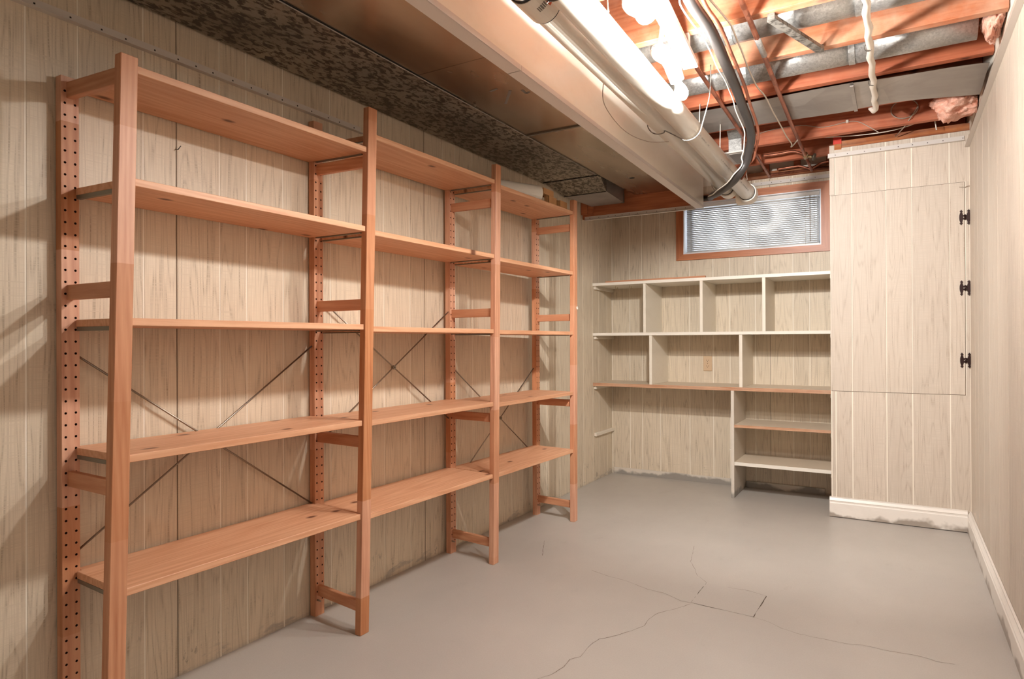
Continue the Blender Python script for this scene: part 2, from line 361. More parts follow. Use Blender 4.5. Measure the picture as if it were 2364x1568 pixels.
# back wall with window opening
WX0, WX1, WZ0, WZ1 = -1.367, -.434, 1.69, 2.066
mb = MB(); mb.box(LW - .12, WX0, BW, BW + .16, 0, 2.44); mb.box(WX1, RW + .12, BW, BW + .16, 0, 2.44); mb.box(WX0, WX1, BW, BW + .16, 0, WZ0); mb.box(WX0, WX1, BW, BW + .16, WZ1, 2.44)
wb = mb.obj('wall_back', 'groove'); struct(wb, 'back wall of beige wood-grain panelling around the high window', 'wall')
BG = [LW + .003, -1.795, -1.696, -1.552, -1.328, -1.155, -1.036, -.861, -.762, -.613, -.509, CLX]
planks(wb, 0, BW, -1, BG, 0, 2.18, 'panel', (-.762,), holes=((WX0 - .02, WX1 + .02, WZ0 - .02, WZ1 + .02),))
B(-1.1, RW, BW - .04, BW, 2.182, 2.222).obj('top_plate', 'plate', wb)
for k in range(5):
    B(-1.0 + k * .2, -.96 + k * .2, BW - .03, BW, 2.222, 2.43).obj('stud', 'joist_red', wb)
# right wall
wr = B(RW, RW + .12, FW - .1, BW + .1, 0, 2.44).obj('wall_right', 'groove'); struct(wr, 'right wall of pale wood-grain panelling with white baseboard', 'wall')
RG = [-1.7, -1.45, -1.2, -.98, -.75, -.5, -.27, 0., .2, .45, .62, .9, 1.1, 1.3, 1.55, 1.72, 1.95, 2.2, 2.43, 2.644, 2.916, 3.173, 3.46, 3.67, 3.9, 4.05, CLF]
planks(wr, 1, RW, -1, RG, 0, 2.18, 'panel_pale')
wf = B(LW - .12, RW + .12, FW - .1, FW, 0, 2.44).obj('wall_front', 'panel_pale'); struct(wf, 'panelled wall at the near end of the room', 'wall')
# closet: front wall around the door
DZ0, DZ1, DX1 = .744, 1.903, .3215
CG = [CLX + .002, -.311, -.224, -.05, .076, .252, RW - .004]
mb = MB(); mb.box(CLX, RW, CLF, CLF + .02, 0, 2.18); mb.box(CLX, CLX + .02, CLF + .02, BW, 0, 2.18)
wc = mb.obj('wall_closet', 'groove'); struct(wc, 'pale panelled closet front jutting out beside the window', 'wall')
def closet_planks(z0, z1, x0=CLX, x1=RW):
    ed = [x0 + .001] + [g for g in CG[1:-1] if x0 < g < x1] + [x1 - .001]; planks(wc, 0, CLF, -1, ed, z0, z1, 'panel_pale')
closet_planks(0, DZ0 - .002); closet_planks(DZ1 + .002, 2.18); planks(wc, 0, CLF, -1, [DX1 + .002, RW - .001], DZ0 - .002, DZ1 + .002, 'panel_pale')
B(CLX - .004, CLX + .022, CLF - .006, CLF - .0022, DZ1 + .004, 2.2).obj('corner_strip', 'panel_pale', wc)
B(CLX - .003, CLX, CLF, BW, 0, 2.18).obj('side_panel', 'panel_pale', wc)
B(CLX + .03, RW, CLF + .002, CLF + .09, 2.182, 2.222).obj('top_plate', 'plate', wc)
blk = B(-.318, -.275, CLF - .004, CLF + .08, 2.172, 2.25).obj('stud_block', 'plate', wc)
B(-.3185, -.2745, CLF - .0045, CLF + .0, 2.205, 2.2505).obj('red_end_paint', 'red', blk)
# closet door (planks over a dark recessed frame)
B(CLX + .001, DX1 + .001, CLF - .0008, CLF + .001, DZ0 - .001, DZ1 + .001).obj('door_gap', 'seam', wc)
dr = B(CLX + .001, DX1 - .002, CLF - .0016, CLF - .0009, DZ0 + .0015, DZ1 - .0015).obj('door_1', 'groove'); struct(dr, 'pale panelled closet door with three black hinges', 'door')
ed = [CLX + .001] + CG[2:-1] + [DX1 - .0015]
for a, b in zip(ed[:-1], ed[1:]): B(a + (.0018 if a != ed[0] else 0), b - (.0018 if b != ed[-1] else 0), CLF - .004, CLF - .0016, DZ0 + .0015, DZ1 - .0015).obj('door_plank', 'panel_pale', dr)
def hinge(zc):
    y0, y1 = CLF - .0085, CLF - .004; h = MB()
    half = [(0, .043), (.003, .038), (.008, .033), (.003, .029), (.0045, .027), (.0085, .012), (.009, 0)]
    prof = half + [(x, -z) for x, z in half[::-1][1:]]
    prof = prof + [(-x, z) for x, z in prof[::-1][1:-1]]
    o = None
    for s in (-1, 1):
        cxx = DX1 + s * .0165; mb = MB(); mb.prism(prof, lambda p: (cxx + p[0], y1, zc + p[1]), lambda p: (cxx + p[0] * .8, y0, zc + p[1] * .97))
        mb.box(cxx - s * .0165, cxx, y0 + .0015, y1, zc - .012, zc - .004); mb.box(cxx - s * .0165, cxx, y0 + .0015, y1, zc + .004, zc + .012)
        if o is None: o = mb.obj('hinge', 'hinge', dr); o['label'] = 'black iron butterfly hinge'
        else: mb.obj('hinge_leaf', 'hinge', o)
    MB().tube([(DX1, y0, zc - .014), (DX1, y0, zc + .014)], .0045, 8).obj('hinge_pin', 'hinge', o)
for zc in (1.71, 1.326, .933): hinge(zc)
MB().tube(smooth_path([on(u, v, 1, CLF - .007) for u, v in ((2214, 432), (2226, 432.5), (2234, 429.5), (2243, 430))]), .0022, 6).obj('latch_cord', 'cable_grey', dr)
# baseboards
def base_profile(h=.115, tk=.016):
    return [(0, 0), (tk, 0), (tk, h * .68), (tk * .8, h * .72), (tk * .8, h * .78), (tk * .95, h * .82), (tk * .6, h * .9), (tk * .45, h * .94), (tk * .45, h), (0, h)]
mb = MB(); mb.prism(base_profile(), lambda p: (CLX - .012, CLF - .0022 - p[0], .004 + p[1]), lambda p: (RW - .0185, CLF - .0022 - p[0], .004 + p[1]))
o = mb.obj('baseboard_closet', 'base_white'); struct(o, 'white moulded baseboard along the closet with grey paint smears', 'baseboard')
mb = MB(); mb.prism(base_profile(.115, .018), lambda p: (RW - .0022 - p[0], FW, p[1]), lambda p: (RW - .0022 - p[0], CLF - .0022, p[1]))
o = mb.obj('baseboard_right', 'base_white'); struct(o, 'white moulded baseboard running along the right wall', 'baseboard')
mb = MB(); mb.box(LW + .02, -.952, BW - .012, BW - .0025, 0, .05); o = mb.obj('baseboard_back', 'base_back'); struct(o, 'flat painted board at the foot of the back wall, smeared grey', 'baseboard')
o2 = B(-.925, -.42, BW - .014, BW - .0025, 0, .045).obj('cubby_board', 'base_back', o)
# ---- ceiling: subfloor and joists
ceil = B(LW - .12, RW + .12, FW - .1, BW + .1, 2.44, 2.5).obj('ceiling', 'subfloor'); struct(ceil, 'open joist ceiling of red fir lumber under plank subfloor', 'ceiling')
JZ = 2.2
JY = [-1.63, -1.22, -.82, -.41, 0, .4, .8, 1.2, 1.6, 2.005, 2.41, 2.813, 3.213, 3.63, 4.045, 4.465]
for i, y in enumerate(JY):
    B(LW + .013, RW - .003, y, y + .042, JZ, 2.44).obj('joist', 'joist' if y < 3 else 'joist_red', ceil, .002)
# ---- angle trims with nail holes (drop-ceiling wall angle)
def angle(name, p0, p1, nrm, z, label, hgt=.028, wd=.02, step=.075):
    p0, p1, nrm = Vector(p0), Vector(p1), Vector(nrm); d = (p1 - p0).normalized(); L = (p1 - p0).length; mb = MB()
    def slab(a, b, z0, z1):
        v = [p0 + nrm * a, p1 + nrm * a, p1 + nrm * b, p0 + nrm * b]; mb.hexa([(q.x, q.y, z0) for q in v] + [(q.x, q.y, z1) for q in v])
    slab(0, .0012, z, z + hgt); slab(.0012, wd, z, z + .0012)
    o = mb.obj(name, 'trim_white'); struct(o, label, 'trim'); nb = MB(); k = .04
    while k < L:
        q = p0 + d * k; r_ = .0022; c = q + nrm * .0012; zz = z + hgt * .55
        nb.hexa([c - d * r_ + Vector((0, 0, zz - r_)), c + d * r_ + Vector((0, 0, zz - r_)), c + d * r_ + nrm * .0008 + Vector((0, 0, zz - r_)), c - d * r_ + nrm * .0008 + Vector((0, 0, zz - r_)),
                 c - d * r_ + Vector((0, 0, zz + r_)), c + d * r_ + Vector((0, 0, zz + r_)), c + d * r_ + nrm * .0008 + Vector((0, 0, zz + r_)), c - d * r_ + nrm * .0008 + Vector((0, 0, zz + r_))])
        k += step * random.uniform(.8, 1.2)
    nb.obj('hole_dots', 'nail', o)['kind'] = 'stuff'  # dark raised dots stand for the holes in the strip
    return o
E_ = PR + .0004
angle('trim_1', (LW + E_, .1, 0), (LW + E_, 2.03, 0), (1, 0, 0), 1.926, 'white perforated angle strip on the left wall above the rack')
angle('trim_2', (CLX - .012, CLF - .0062, 0), (RW - .024, CLF - .0062, 0), (0, -1, 0), 2.125, 'white angle strip across the top of the closet front')
angle('trim_3', (-1.0, BW - E_, 0), (CLX - .004, BW - E_, 0), (0, -1, 0), 2.135, 'white angle strip above the window on the back wall')
angle('trim_4', (RW - E_, FW, 0), (RW - E_, CLF - .01, 0), (-1, 0, 0), 2.09, 'white angle strip along the top of the right wall', .03, .022)
# ---- soffit board, header, trims under them
HY = 4.28; BZ = 1.918
def bx(y): return -1.022 + (y - 1.3) * (-.064 / 3.0)
mb = MB(); y0, y1 = FW, HY + .02; T = .018
mb.hexa([(bx(y0) - T, y0, BZ), (bx(y0), y0, BZ), (bx(y1), y1, BZ), (bx(y1) - T, y1, BZ), (bx(y0) - T, y0, JZ - .001), (bx(y0), y0, JZ - .001), (bx(y1), y1, JZ - .001), (bx(y1) - T, y1, JZ - .001)])
so = mb.obj('wall_soffit', 'board_white'); struct(so, 'cream soffit board hanging beside the metal ducts', 'wall')
for a, b in ((FW, 1.80), (1.805, y1)):
    mb = MB(); mb.hexa([(bx(a) - .048, a, BZ - .002), (bx(a) + .001, a, BZ - .002), (bx(b) + .001, b, BZ - .002), (bx(b) - .048, b, BZ - .002), (bx(a) - .048, a, BZ), (bx(a) + .001, a, BZ), (bx(b) + .001, b, BZ), (bx(b) - .048, b, BZ)])
    mb.hexa([(bx(a), a, BZ - .002), (bx(a) + .0015, a, BZ - .002), (bx(b) + .0015, b, BZ - .002), (bx(b), b, BZ - .002), (bx(a), a, BZ + .016), (bx(a) + .0015, a, BZ + .016), (bx(b) + .0015, b, BZ + .016), (bx(b), b, BZ + .016)])
    mb.obj('edge_angle', 'trim_white', so)
hd = B(LW + .004, bx(HY) - T - .001, HY, HY + .038, 1.92, JZ).obj('wall_header', 'header'); struct(hd, 'orange lumber header closing the duct soffit', 'wall')
B(LW + .004, LW + .05, HY - .03, HY - .001, 1.95, 2.05).obj('nailing_block', 'header', hd); B(LW + .052, LW + .09, HY - .022, HY - .001, 1.945, 2.04).obj('nailing_block', 'header', hd)
angle('trim_5', (LW + .02, HY - .0015, 0), (bx(HY) - .052, HY - .0015, 0), (0, -1, 0), 1.908, 'white perforated angle strip under the lumber header', .03, .02, .06)

# ---- window
win = thing('window_1', (-.9, BW, WZ0), None, None); struct(win, 'high basement window with orange-brown wood casing', 'window')
FWD = .054; yo = BW - .018
def casing(poly, name, mat): mb = MB(); mb.prism(poly, lambda p: (p[0], BW - .0025, p[1]), lambda p: (p[0], yo, p[1])); mb.obj(name, mat, win)
ox0, ox1, oz0, oz1 = WX0 - FWD, WX1 + FWD, WZ0 - .045, WZ1 + .05
casing([(ox0, oz1), (ox1, oz1), (WX1, WZ1), (WX0, WZ1)], 'top_casing', 'winframe'); casing([(ox0, oz0), (ox1, oz0), (WX1, WZ0), (WX0, WZ0)], 'bottom_casing', 'winframe')
casing([(ox0, oz0), (WX0, WZ0), (WX0, WZ1), (ox0, oz1)], 'side_casing', 'winframe_z'); casing([(ox1, oz0), (WX1, WZ0), (WX1, WZ1), (ox1, oz1)], 'side_casing', 'winframe_z')
mb = MB(); mb.box(WX0, WX1, BW - .017, BW + .159, WZ0, WZ0 + .006); mb.box(WX0, WX1, BW - .017, BW + .159, WZ1 - .006, WZ1); mb.box(WX0, WX0 + .006, BW - .017, BW + .159, WZ0 + .006, WZ1 - .006); mb.box(WX1 - .006, WX1, BW - .017, BW + .159, WZ0 + .006, WZ1 - .006); mb.obj('reveal', 'vinyl', win)
mb = MB(); a = .03
mb.box(WX0 + .006, WX1 - .006, BW + .1, BW + .14, WZ0 + .006, WZ0 + .006 + a); mb.box(WX0 + .006, WX1 - .006, BW + .1, BW + .14, WZ1 - .006 - a, WZ1 - .006); mb.box(WX0 + .006, WX0 + .006 + a, BW + .1, BW + .14, WZ0 + a, WZ1 - a); mb.box(WX1 - .006 - a, WX1 - .006, BW + .1, BW + .14, WZ0 + a, WZ1 - a)
mb.obj('sash', 'vinyl', win)
for a_, b_ in ((WX0 + .036, WX1 - .036),): B(a_, b_, BW + .118, BW + .122, WZ0 + .036, WZ1 - .036).obj('pane', 'glass', win)
# ---- venetian blind
bl = thing('venetian_blind', (-.9, BW + .02, WZ0 + .01), 'white horizontal slat blind lowered inside the high window', 'blind')
bx0, bx1 = WX0 + .014, WX1 - .012; yc = BW + .022
B(bx0, bx1, yc - .013, yc + .013, WZ1 - .034, WZ1 - .008).obj('head_rail', 'slat', bl)
nsl = 23; zt_, zb_ = WZ1 - .045, WZ0 + .022
for i in range(nsl):
    z = zt_ + (zb_ - zt_) * i / (nsl - 1); prof = []
    for k in range(5):
        s = -1 + 2 * k / 4; a = math.radians(41); yy = s * .0115; zz = .0016 * (1 - s * s)
        prof.append((yc + yy * math.cos(a) - zz * math.sin(a), z + yy * math.sin(a) + zz * math.cos(a)))
    mb = MB(); v = [(bx0 + .004, p[0], p[1]) for p in prof] + [(bx1 - .004, p[0], p[1]) for p in prof]
    v += [(x, y - .0003, zq - .0004) for x, y, zq in v]
    mb.add(v, [[k, k + 1, k + 6, k + 5] for k in range(4)] + [[k + 10, k + 15, k + 16, k + 11] for k in range(4)] + [[0, 10, 11, 1], [1, 11, 12, 2], [2, 12, 13, 3], [3, 13, 14, 4], [5, 6, 16, 15], [6, 7, 17, 16], [7, 8, 18, 17], [8, 9, 19, 18]], True)
    mb.obj('slat', 'slat', bl)
B(bx0, bx1, yc - .011, yc + .011, WZ0 + .008, WZ0 + .016).obj('bottom_rail', 'slat', bl)
for x in (WX0 + .05, -.9, WX1 - .1):
    MB().tube([(x, yc - .0125, WZ0 + .012), (x, yc - .0125, WZ1 - .03)], .0011, 5).obj('ladder_cord', 'cable', bl)
MB().tube([(WX1 - .07, yc - .015, WZ0 + .03), (WX1 - .07, yc - .015, WZ1 - .03)], .0024, 6).obj('tilt_wand', 'cable_grey', bl)
MB().tube([(WX1 - .045, yc - .015, WZ0 + .12), (WX1 - .045, yc - .015, WZ1 - .03)], .001, 5).obj('pull_cord', 'cable_grey', bl)

# ================================================================== SHELVING RACK
# frames: front post (foot Y, head Y), rear Y, front face X, rear face X, head z
FR = [dict(yb=.85, yt=.892, yr=.873, xf=-1.658, xr=-1.912, h=1.775), dict(yb=1.708, yt=1.762, yr=1.744, xf=-1.645, xr=-1.911, h=1.905),
      dict(yb=2.566, yt=2.604, yr=2.597, xf=-1.627, xr=-1.896, h=1.89), dict(yb=3.404, yt=3.42, yr=3.43, xf=-1.606, xr=-1.866, h=1.868)]
PW, PT = .044, .028
rack = thing('shelving_rack', (-1.78, 2.15, 0), 'orange pine three-bay open shelving rack with cross braces along the left wall', 'shelving')
def fy(f, z): return f['yb'] + (f['yt'] - f['yb']) * z / f['h']
def holed_post(x0, x1, y, h):
    """post whose +X face is drilled with two columns of peg holes"""
    mb = MB(); R = .0034; dep = .012; pitch = .032; n = int((h - .06) / pitch); z0 = .045
    mb.add([(x0, y, 0), (x1, y, 0), (x1, y + PW, 0), (x0, y + PW, 0), (x0, y, h), (x1, y, h), (x1, y + PW, h), (x0, y + PW, h)], [[0, 3, 2, 1], [4, 5, 6, 7], [0, 1, 5, 4], [2, 3, 7, 6], [3, 0, 4, 7]])
    def rect(ya, yb, za, zb): mb.add([(x1, ya, za), (x1, yb, za), (x1, yb, zb), (x1, ya, zb)], [[0, 1, 2, 3]])
    rect(y, y + PW, 0, z0); rect(y, y + PW, z0 + n * pitch, h); holes = MB()
    for c in range(2):
        ya, yb = y + c * PW / 2, y + (c + 1) * PW / 2; hc = y + (.0095 if c == 0 else PW - .0095)
        for k in range(n):
            za = z0 + k * pitch; zc = za + pitch / 2; zb = za + pitch
            cir = [(hc + R * math.cos(math.pi / 4 * j + math.pi / 8), zc + R * math.sin(math.pi / 4 * j + math.pi / 8)) for j in range(8)]
            v = [(x1, ya, za), (x1, yb, za), (x1, yb, zb), (x1, ya, zb)] + [(x1, a, b) for a, b in cir]
            mb.add(v, [[2, 3, 5, 4][::1], [4, 11, 1, 2], [1, 11, 10], [1, 10, 9, 0], [0, 9, 8], [0, 8, 7, 3], [3, 7, 6], [3, 6, 5]])
            hv = [(x1, a, b) for a, b in cir] + [(x1 - dep, a, b) for a, b in cir]
            holes.add(hv, [[j, (j + 1) % 8, 8 + (j + 1) % 8, 8 + j] for j in range(8)] + [list(range(8, 16))])
    return mb, holes
for i, f in enumerate(FR):
    mb = B(f['xf'] - PT, f['xf'], 0, PW, 0, f['h']); mb.v = [(x, y + fy(f, z), z) for x, y, z in mb.v]; mb.obj('front_post', 'wood_z', rack, .0018)
    mb, hl = holed_post(f['xr'] - PT, f['xr'], f['yr'], f['h'] - .01); p = mb.obj('rear_post', 'wood_z', rack, recalc=False); hl.obj('peg_holes', 'hole', p, recalc=False)['kind'] = 'stuff'
    for z0, z1 in ((.076, .116), (.665, .705), (1.165, 1.205), (1.69, 1.731) if i else (1.707, 1.75)):
        ya = f['yr'] + .013; yb = fy(f, (z0 + z1) / 2) + .013; xa, xb = f['xr'] - .004, f['xf'] - PT + .004
        MB().hexa([(xa, ya, z0), (xb, yb, z0), (xb, yb + .018, z0), (xa, ya + .018, z0), (xa, ya, z1), (xb, yb, z1), (xb, yb + .018, z1), (xa, ya + .018, z1)]).obj('rail', 'wood_x', rack, .0015)
SZ = [[1.757, 1.468, 1.112, .766, .432], [1.815, 1.46, 1.105, .761, .423], [1.801, 1.451, 1.102, .754, .42]]
ST = .0195; TAB = .0115
for b in range(3):
    f0, f1 = FR[b], FR[b + 1]
    for zt in SZ[b]:
        g = .0015; ya, yb = f0['yr'] + PW + g, f1['yr'] - g; yc_, yd = fy(f0, zt) + PW + g, fy(f1, zt) - g
        xa0, xa1 = f0['xr'] - PT + .004, f1['xr'] - PT + .004; xb0, xb1 = f0['xf'] - .007, f1['xf'] - .007
        i0, i1, j0, j1 = f0['xr'] + .003, f1['xr'] + .003, f0['xf'] - PT - .003, f1['xf'] - PT - .003
        tb = lambda x, f_, fr: ya if 0 else 0
        poly = [(xa0, ya), (i0, ya), (i0, ya - TAB), (j0, yc_ - TAB), (j0, yc_), (xb0, yc_), (xb1, yd), (j1, yd), (j1, yd + TAB), (i1, yb + TAB), (i1, yb), (xa1, yb)]
        mb = MB(); mb.prism(poly, lambda p: (p[0], p[1], zt - ST), lambda p: (p[0], p[1], zt)); sh = mb.obj('shelf', 'wood_y', rack, .0012)
        for (xi, yi, xj, yj, s) in ((i0, ya - TAB, j0, yc_ - TAB, 1), (i1, yb + TAB, j1, yd + TAB, -1)):
            bh = .011 if (b == 0 and s == 1) else .004
            MB().hexa([(xi + .004, yi, zt - ST - bh), (xj - .004, yj, zt - ST - bh), (xj - .004, yj + s * .01, zt - ST - bh), (xi + .004, yi + s * .01, zt - ST - bh), (xi + .004, yi, zt - ST), (xj - .004, yj, zt - ST), (xj - .004, yj + s * .01, zt - ST), (xi + .004, yi + s * .01, zt - ST)]).obj('support_bar', 'metal_dark', sh)
for (ya, za, yb, zb) in ((.917, 1.015, 1.744, .43), (.917, .482, 1.744, 1.033), (1.788, 1.215, 2.597, .668), (1.788, .663, 2.597, 1.194), (2.641, .911, 3.43, .367), (2.641, .323, 3.43, .884)):
    k = (ya + yb) / 2 < 1.5; xr = lambda y: -1.926 + .0 * y if y < 1.9 else -1.926 + (y - 1.9) * .027
    MB().tube([(xr(ya), ya, za), (xr(yb), yb, zb)], .0031, 8).obj('brace_rod', 'rod', rack)
for y, z in ((1.305, .741), (2.202, .935), (3.061, .622)): MB().ring((-1.932 + max(0, y - 1.9) * .027, y, z), (-1.918 + max(0, y - 1.9) * .027, y, z), .009, .004, 12).obj('brace_clip', 'rod', rack)
for y, x in ((1.754, -1.911), (2.606, -1.896), (3.44, -1.866)): MB().tube([(x - .01, y, .062), (x + .018, y, .06)], .003, 6).obj('support_peg', 'rod', rack)
MB().tube([(-1.606, 3.452, 1.24), (-1.602, 3.452, 1.24)], .009, 10).obj('white_cap', 'cable', rack)

# ================================================================== BUILT-IN WHITE SHELF AT THE BACK
bu = thing('built_in_shelf', (-1.15, 4.64, 0), 'white built-in cubby shelving between left wall and closet under the window', 'shelving')
SY = 4.455; sx0, sx1 = LW + PR, CLX - .0035; yb_ = BW - PR - .0005
def sbox(name, mat, *a, **k): return B(*a).obj(name, mat, bu, k.get('bevel', .0012))
SH = [(1.455, 1.475), (1.085, 1.105), (.712, .735)]
for i, (a, b) in enumerate(SH):
    s = sbox('shelf_board', 'shelf_top' if i == 2 else 'shelf_edge', sx0, sx1, SY + .002, yb_, a, b)
    B(sx0, sx1, SY, SY + .002, a, b).obj('front_edge', 'ply' if i == 2 else 'shelf_edge', s)
for x0, x1, a, b in ((-1.556, -1.537, 1.105, 1.455), (-1.155, -1.135, 1.105, 1.455), (-.752, -.731, 1.105, 1.455), (-1.513, -1.493, .735, 1.085), (-.898, -.877, .735, 1.085)):
    sbox('divider', 'white_paint', x0, x1, SY + .004, yb_, a, b)
sbox('lower_divider', 'base_back', -.95, -.93, SY - .008, yb_, 0, .712)
for a, b, e in ((.468, .486, 'ply'), (.217, .239, 'shelf_edge')):
    s = sbox('lower_shelf', 'shelf_top', -.93, sx1, SY + .002, yb_ - .012, a, b); B(-.93, sx1, SY, SY + .002, a, b).obj('front_edge', e, s)
for z in (1.43, 1.06, .687, .335): sbox('cleat', 'white_paint', sx0, sx0 + .018, SY + .02, yb_ - .002, z, z + .025)
for z in (1.43, 1.06, .687, .192, .443): sbox('cleat', 'white_paint', sx1 - .016, sx1, SY + .01, yb_ - .014, z, z + .024)
sbox('latch_block', 'white_paint', -.962, -.95, SY + .01, SY + .03, .31, .325)
for x in (-1.8, -1.69):
    MB().tube(smooth_path([(x, 4.55, 1.455), (x, 4.55, 1.44), (x + .008, 4.55, 1.43), (x + .016, 4.55, 1.438), (x + .014, 4.55, 1.446)], 4), .0014, 6).obj('cup_hook', 'brass', bu)
# loose strip on the top shelf
ws = MB().hexa([(-1.85, 4.47, 1.4755), (-1.12, 4.466, 1.4755), (-1.12, 4.496, 1.4755), (-1.85, 4.50, 1.4755), (-1.85, 4.474, 1.487), (-1.12, 4.470, 1.489), (-1.12, 4.494, 1.489), (-1.85, 4.498, 1.487)]).obj('wood_strip', 'wood_x', None, .001)
tag(ws, 'thin orange wood strip lying loose on the top white shelf', 'wood strip')
# outlet
ot = thing('wall_outlet', (-1.195, BW, .878), 'beige duplex electrical outlet on the back wall inside the cubby shelf', 'outlet')
oy = BW - PR - .0005
B(-1.226, -1.164, oy - .006, oy, .823, .933).obj('cover_plate', 'plate_beige', ot, .002)
for z in (.899, .857):
    r_ = MB(); pr = [(-.0165 * math.cos(a) if abs(math.cos(a)) < .99 else -.0165 * math.cos(a), max(-.0125, min(.0125, .0165 * math.sin(a)))) for a in [2 * math.pi * k / 16 for k in range(16)]]
    r_.prism(pr, lambda p: (-1.195 + p[0], oy - .006, z + p[1]), lambda p: (-1.195 + p[0], oy - .008, z + p[1])); rc = r_.obj('receptacle', 'plate_beige', ot)
    sl = MB(); sl.box(-1.2035, -1.2012, oy - .0085, oy - .0075, z - .002, z + .006); sl.box(-1.1885, -1.1862, oy - .0085, oy - .0075, z - .002, z + .006); sl.tube([(-1.195, oy - .0085, z - .0065), (-1.195, oy - .0075, z - .0065)], .0024, 8); sl.obj('slots', 'black', rc)
MB().tube([(-1.195, oy - .0075, .878), (-1.195, oy - .006, .878)], .0028, 8).obj('screw', 'brass', ot)

# ================================================================== DUCTS
d1 = thing('spangled_duct', (-1.73, 2., 2.05), 'dull mottled galvanised duct running above the wooden rack by the left wall', 'duct')
DL, DM, DR_ = -1.928, -1.547, bx(3) - T - .004; DTZ = JZ - .002
B(DL, DM - .003, FW + .01, 3.632, 2.05, DTZ).obj('duct_section', 'spangle', d1)
B(DL, DM - .005, 3.636, 3.70, 2.049, DTZ).obj('duct_section', 'spangle', d1)
mb = MB(); xa, xb, xc = DL + .01, DM - .01, -1.615
mb.add([(xa, 3.703, 2.049), (xb, 3.703, 2.049), (xc, 3.93, 2.018), (xa, 3.93, 2.018), (xa, 3.703, DTZ), (xb, 3.703, DTZ), (xc, 3.93, DTZ), (xa, 3.93, DTZ)], [[0, 3, 2, 1], [4, 5, 6, 7], [0, 1, 5, 4], [1, 2, 6, 5], [2, 3, 7, 6], [3, 0, 4, 7]]); mb.obj('offset_section', 'spangle', d1)
mb = MB().hexa([(xa + .004, 3.934, 2.018), (xc, 3.934, 2.018), (xc, HY - .032, 2.0), (xa + .06, HY - .032, 2.0), (xa + .004, 3.934, DTZ), (xc, 3.934, DTZ), (xc, HY - .032, DTZ), (xa + .06, HY - .032, DTZ)]); mb.obj('boot_section', 'sheet_grey', d1)
for y, xr_ in ((3.634, DM - .004), (3.932, xc - .004)):
    zz = 2.05 if y < 3.8 else 2.019
    B(DL + .006, xr_, y - .004, y + .004, zz - .004, zz).obj('seam_strip', 'black', d1)
B(xc - .016, xc + .003, HY - .045, HY - .033, 1.998, 2.06).obj('seam_strip', 'metal_dark', d1)
d2 = thing('smooth_duct', (-1.3, 2., 2.05), 'smooth shiny sheet-metal duct between mottled duct and cream soffit board', 'duct')
for a, b in ((FW + .01, 1.92), (1.922, 2.752), (2.762, HY - .003)):
    mb = MB(); r0, r1 = bx(a) - T - .004, bx(b) - T - .004
    mb.hexa([(DM, a, 2.052), (r0, a, 2.052), (r1, b, 2.052), (DM, b, 2.052), (DM, a, DTZ), (r0, a, DTZ), (r1, b, DTZ), (DM, b, DTZ)]); mb.obj('duct_section', 'sheet', d2)
mb = MB(); mb.hexa([(DM, 2.75, 2.046), (bx(2.75) - .03, 2.75, 2.046), (bx(2.75) - .03, 2.764, 2.046), (DM, 2.764, 2.046), (DM, 2.75, 2.053), (bx(2.75) - .03, 2.75, 2.053), (bx(2.75) - .03, 2.764, 2.053), (DM, 2.764, 2.053)]); mb.obj('drive_cleat', 'metal_dark', d2)
MB().hexa([(DM - .002, FW + .02, 2.0475), (DM + .012, FW + .02, 2.0475), (DM + .001, 2.2, 2.0505), (DM - .002, 2.2, 2.0505), (DM - .002, FW + .02, 2.051), (DM + .012, FW + .02, 2.051), (DM + .001, 2.2, 2.052), (DM - .002, 2.2, 2.052)]).obj('seam_gap', 'black', d2)
MB().tube([(DM - .0005, FW + .02, 2.047), (DM - .0005, 2.24, 2.047), (DM - .0005, 3.6, 2.0475)], .0022, 6).obj('seam_lip', 'sheet_grey', d2)
p = on(1096, 243, 2, 2.048); MB().tube([p, p + Vector((0, 0, -.006))], .006, 8).obj('screw', 'rod', d2)
p = on(1459, 411, 2, 2.052); MB().tube([p + Vector((0, 0, .002)), p + Vector((0, 0, -.0006))], .017, 16).obj('test_hole', 'black', d2)
# scuffs on the duct: a few brush strokes
for L in (((1131, 212), (1148, 205)), ((1167, 240), (1178, 209)), ((1205, 208), (1215, 216), (1222, 212))):
    pts = [on(u, v, 2, 2.0515) for u, v in L]
    mb = MB()
    for a, b in zip(pts[:-1], pts[1:]):
        d = (b - a).normalized(); nn = Vector((-d.y, d.x, 0)) * .006
        mb.add([a + nn, b + nn, b - nn, a - nn], [[0, 1, 2, 3]])
    mb.obj('paint_stroke', 'print', d2, recalc=False)
# round ducts in the joist bays
def round_duct(y, z, r, x0, x1, label, tilt=0.):
    o = thing('round_duct', ((x0 + x1) / 2, y, z - r), label, 'duct', 'round ducts between the joists'); xs = [x0 + (x1 - x0) * k / 3 for k in range(4)]
    for a, b in zip(xs[:-1], xs[1:]): MB().tube([(a + .001, y, z + tilt * a), (b - .001, y, z + tilt * b)], r, 28).obj('duct_section', 'round_galv', o)
    for a in xs[1:-1]: MB().ring((a - .012, y, z + tilt * a), (a + .012, y, z + tilt * a), r + .0025, r - .002, 28).obj('joint_tape', 'round_galv', o)
    return o
round_duct(2.63, 2.283, .068, -1.0, RW - .01, 'round galvanised duct crossing the ceiling above the metal strap')
round_duct(3.03, 2.262, .068, -1.0, RW - .075, 'round galvanised duct ending in pink insulation at the right wall')
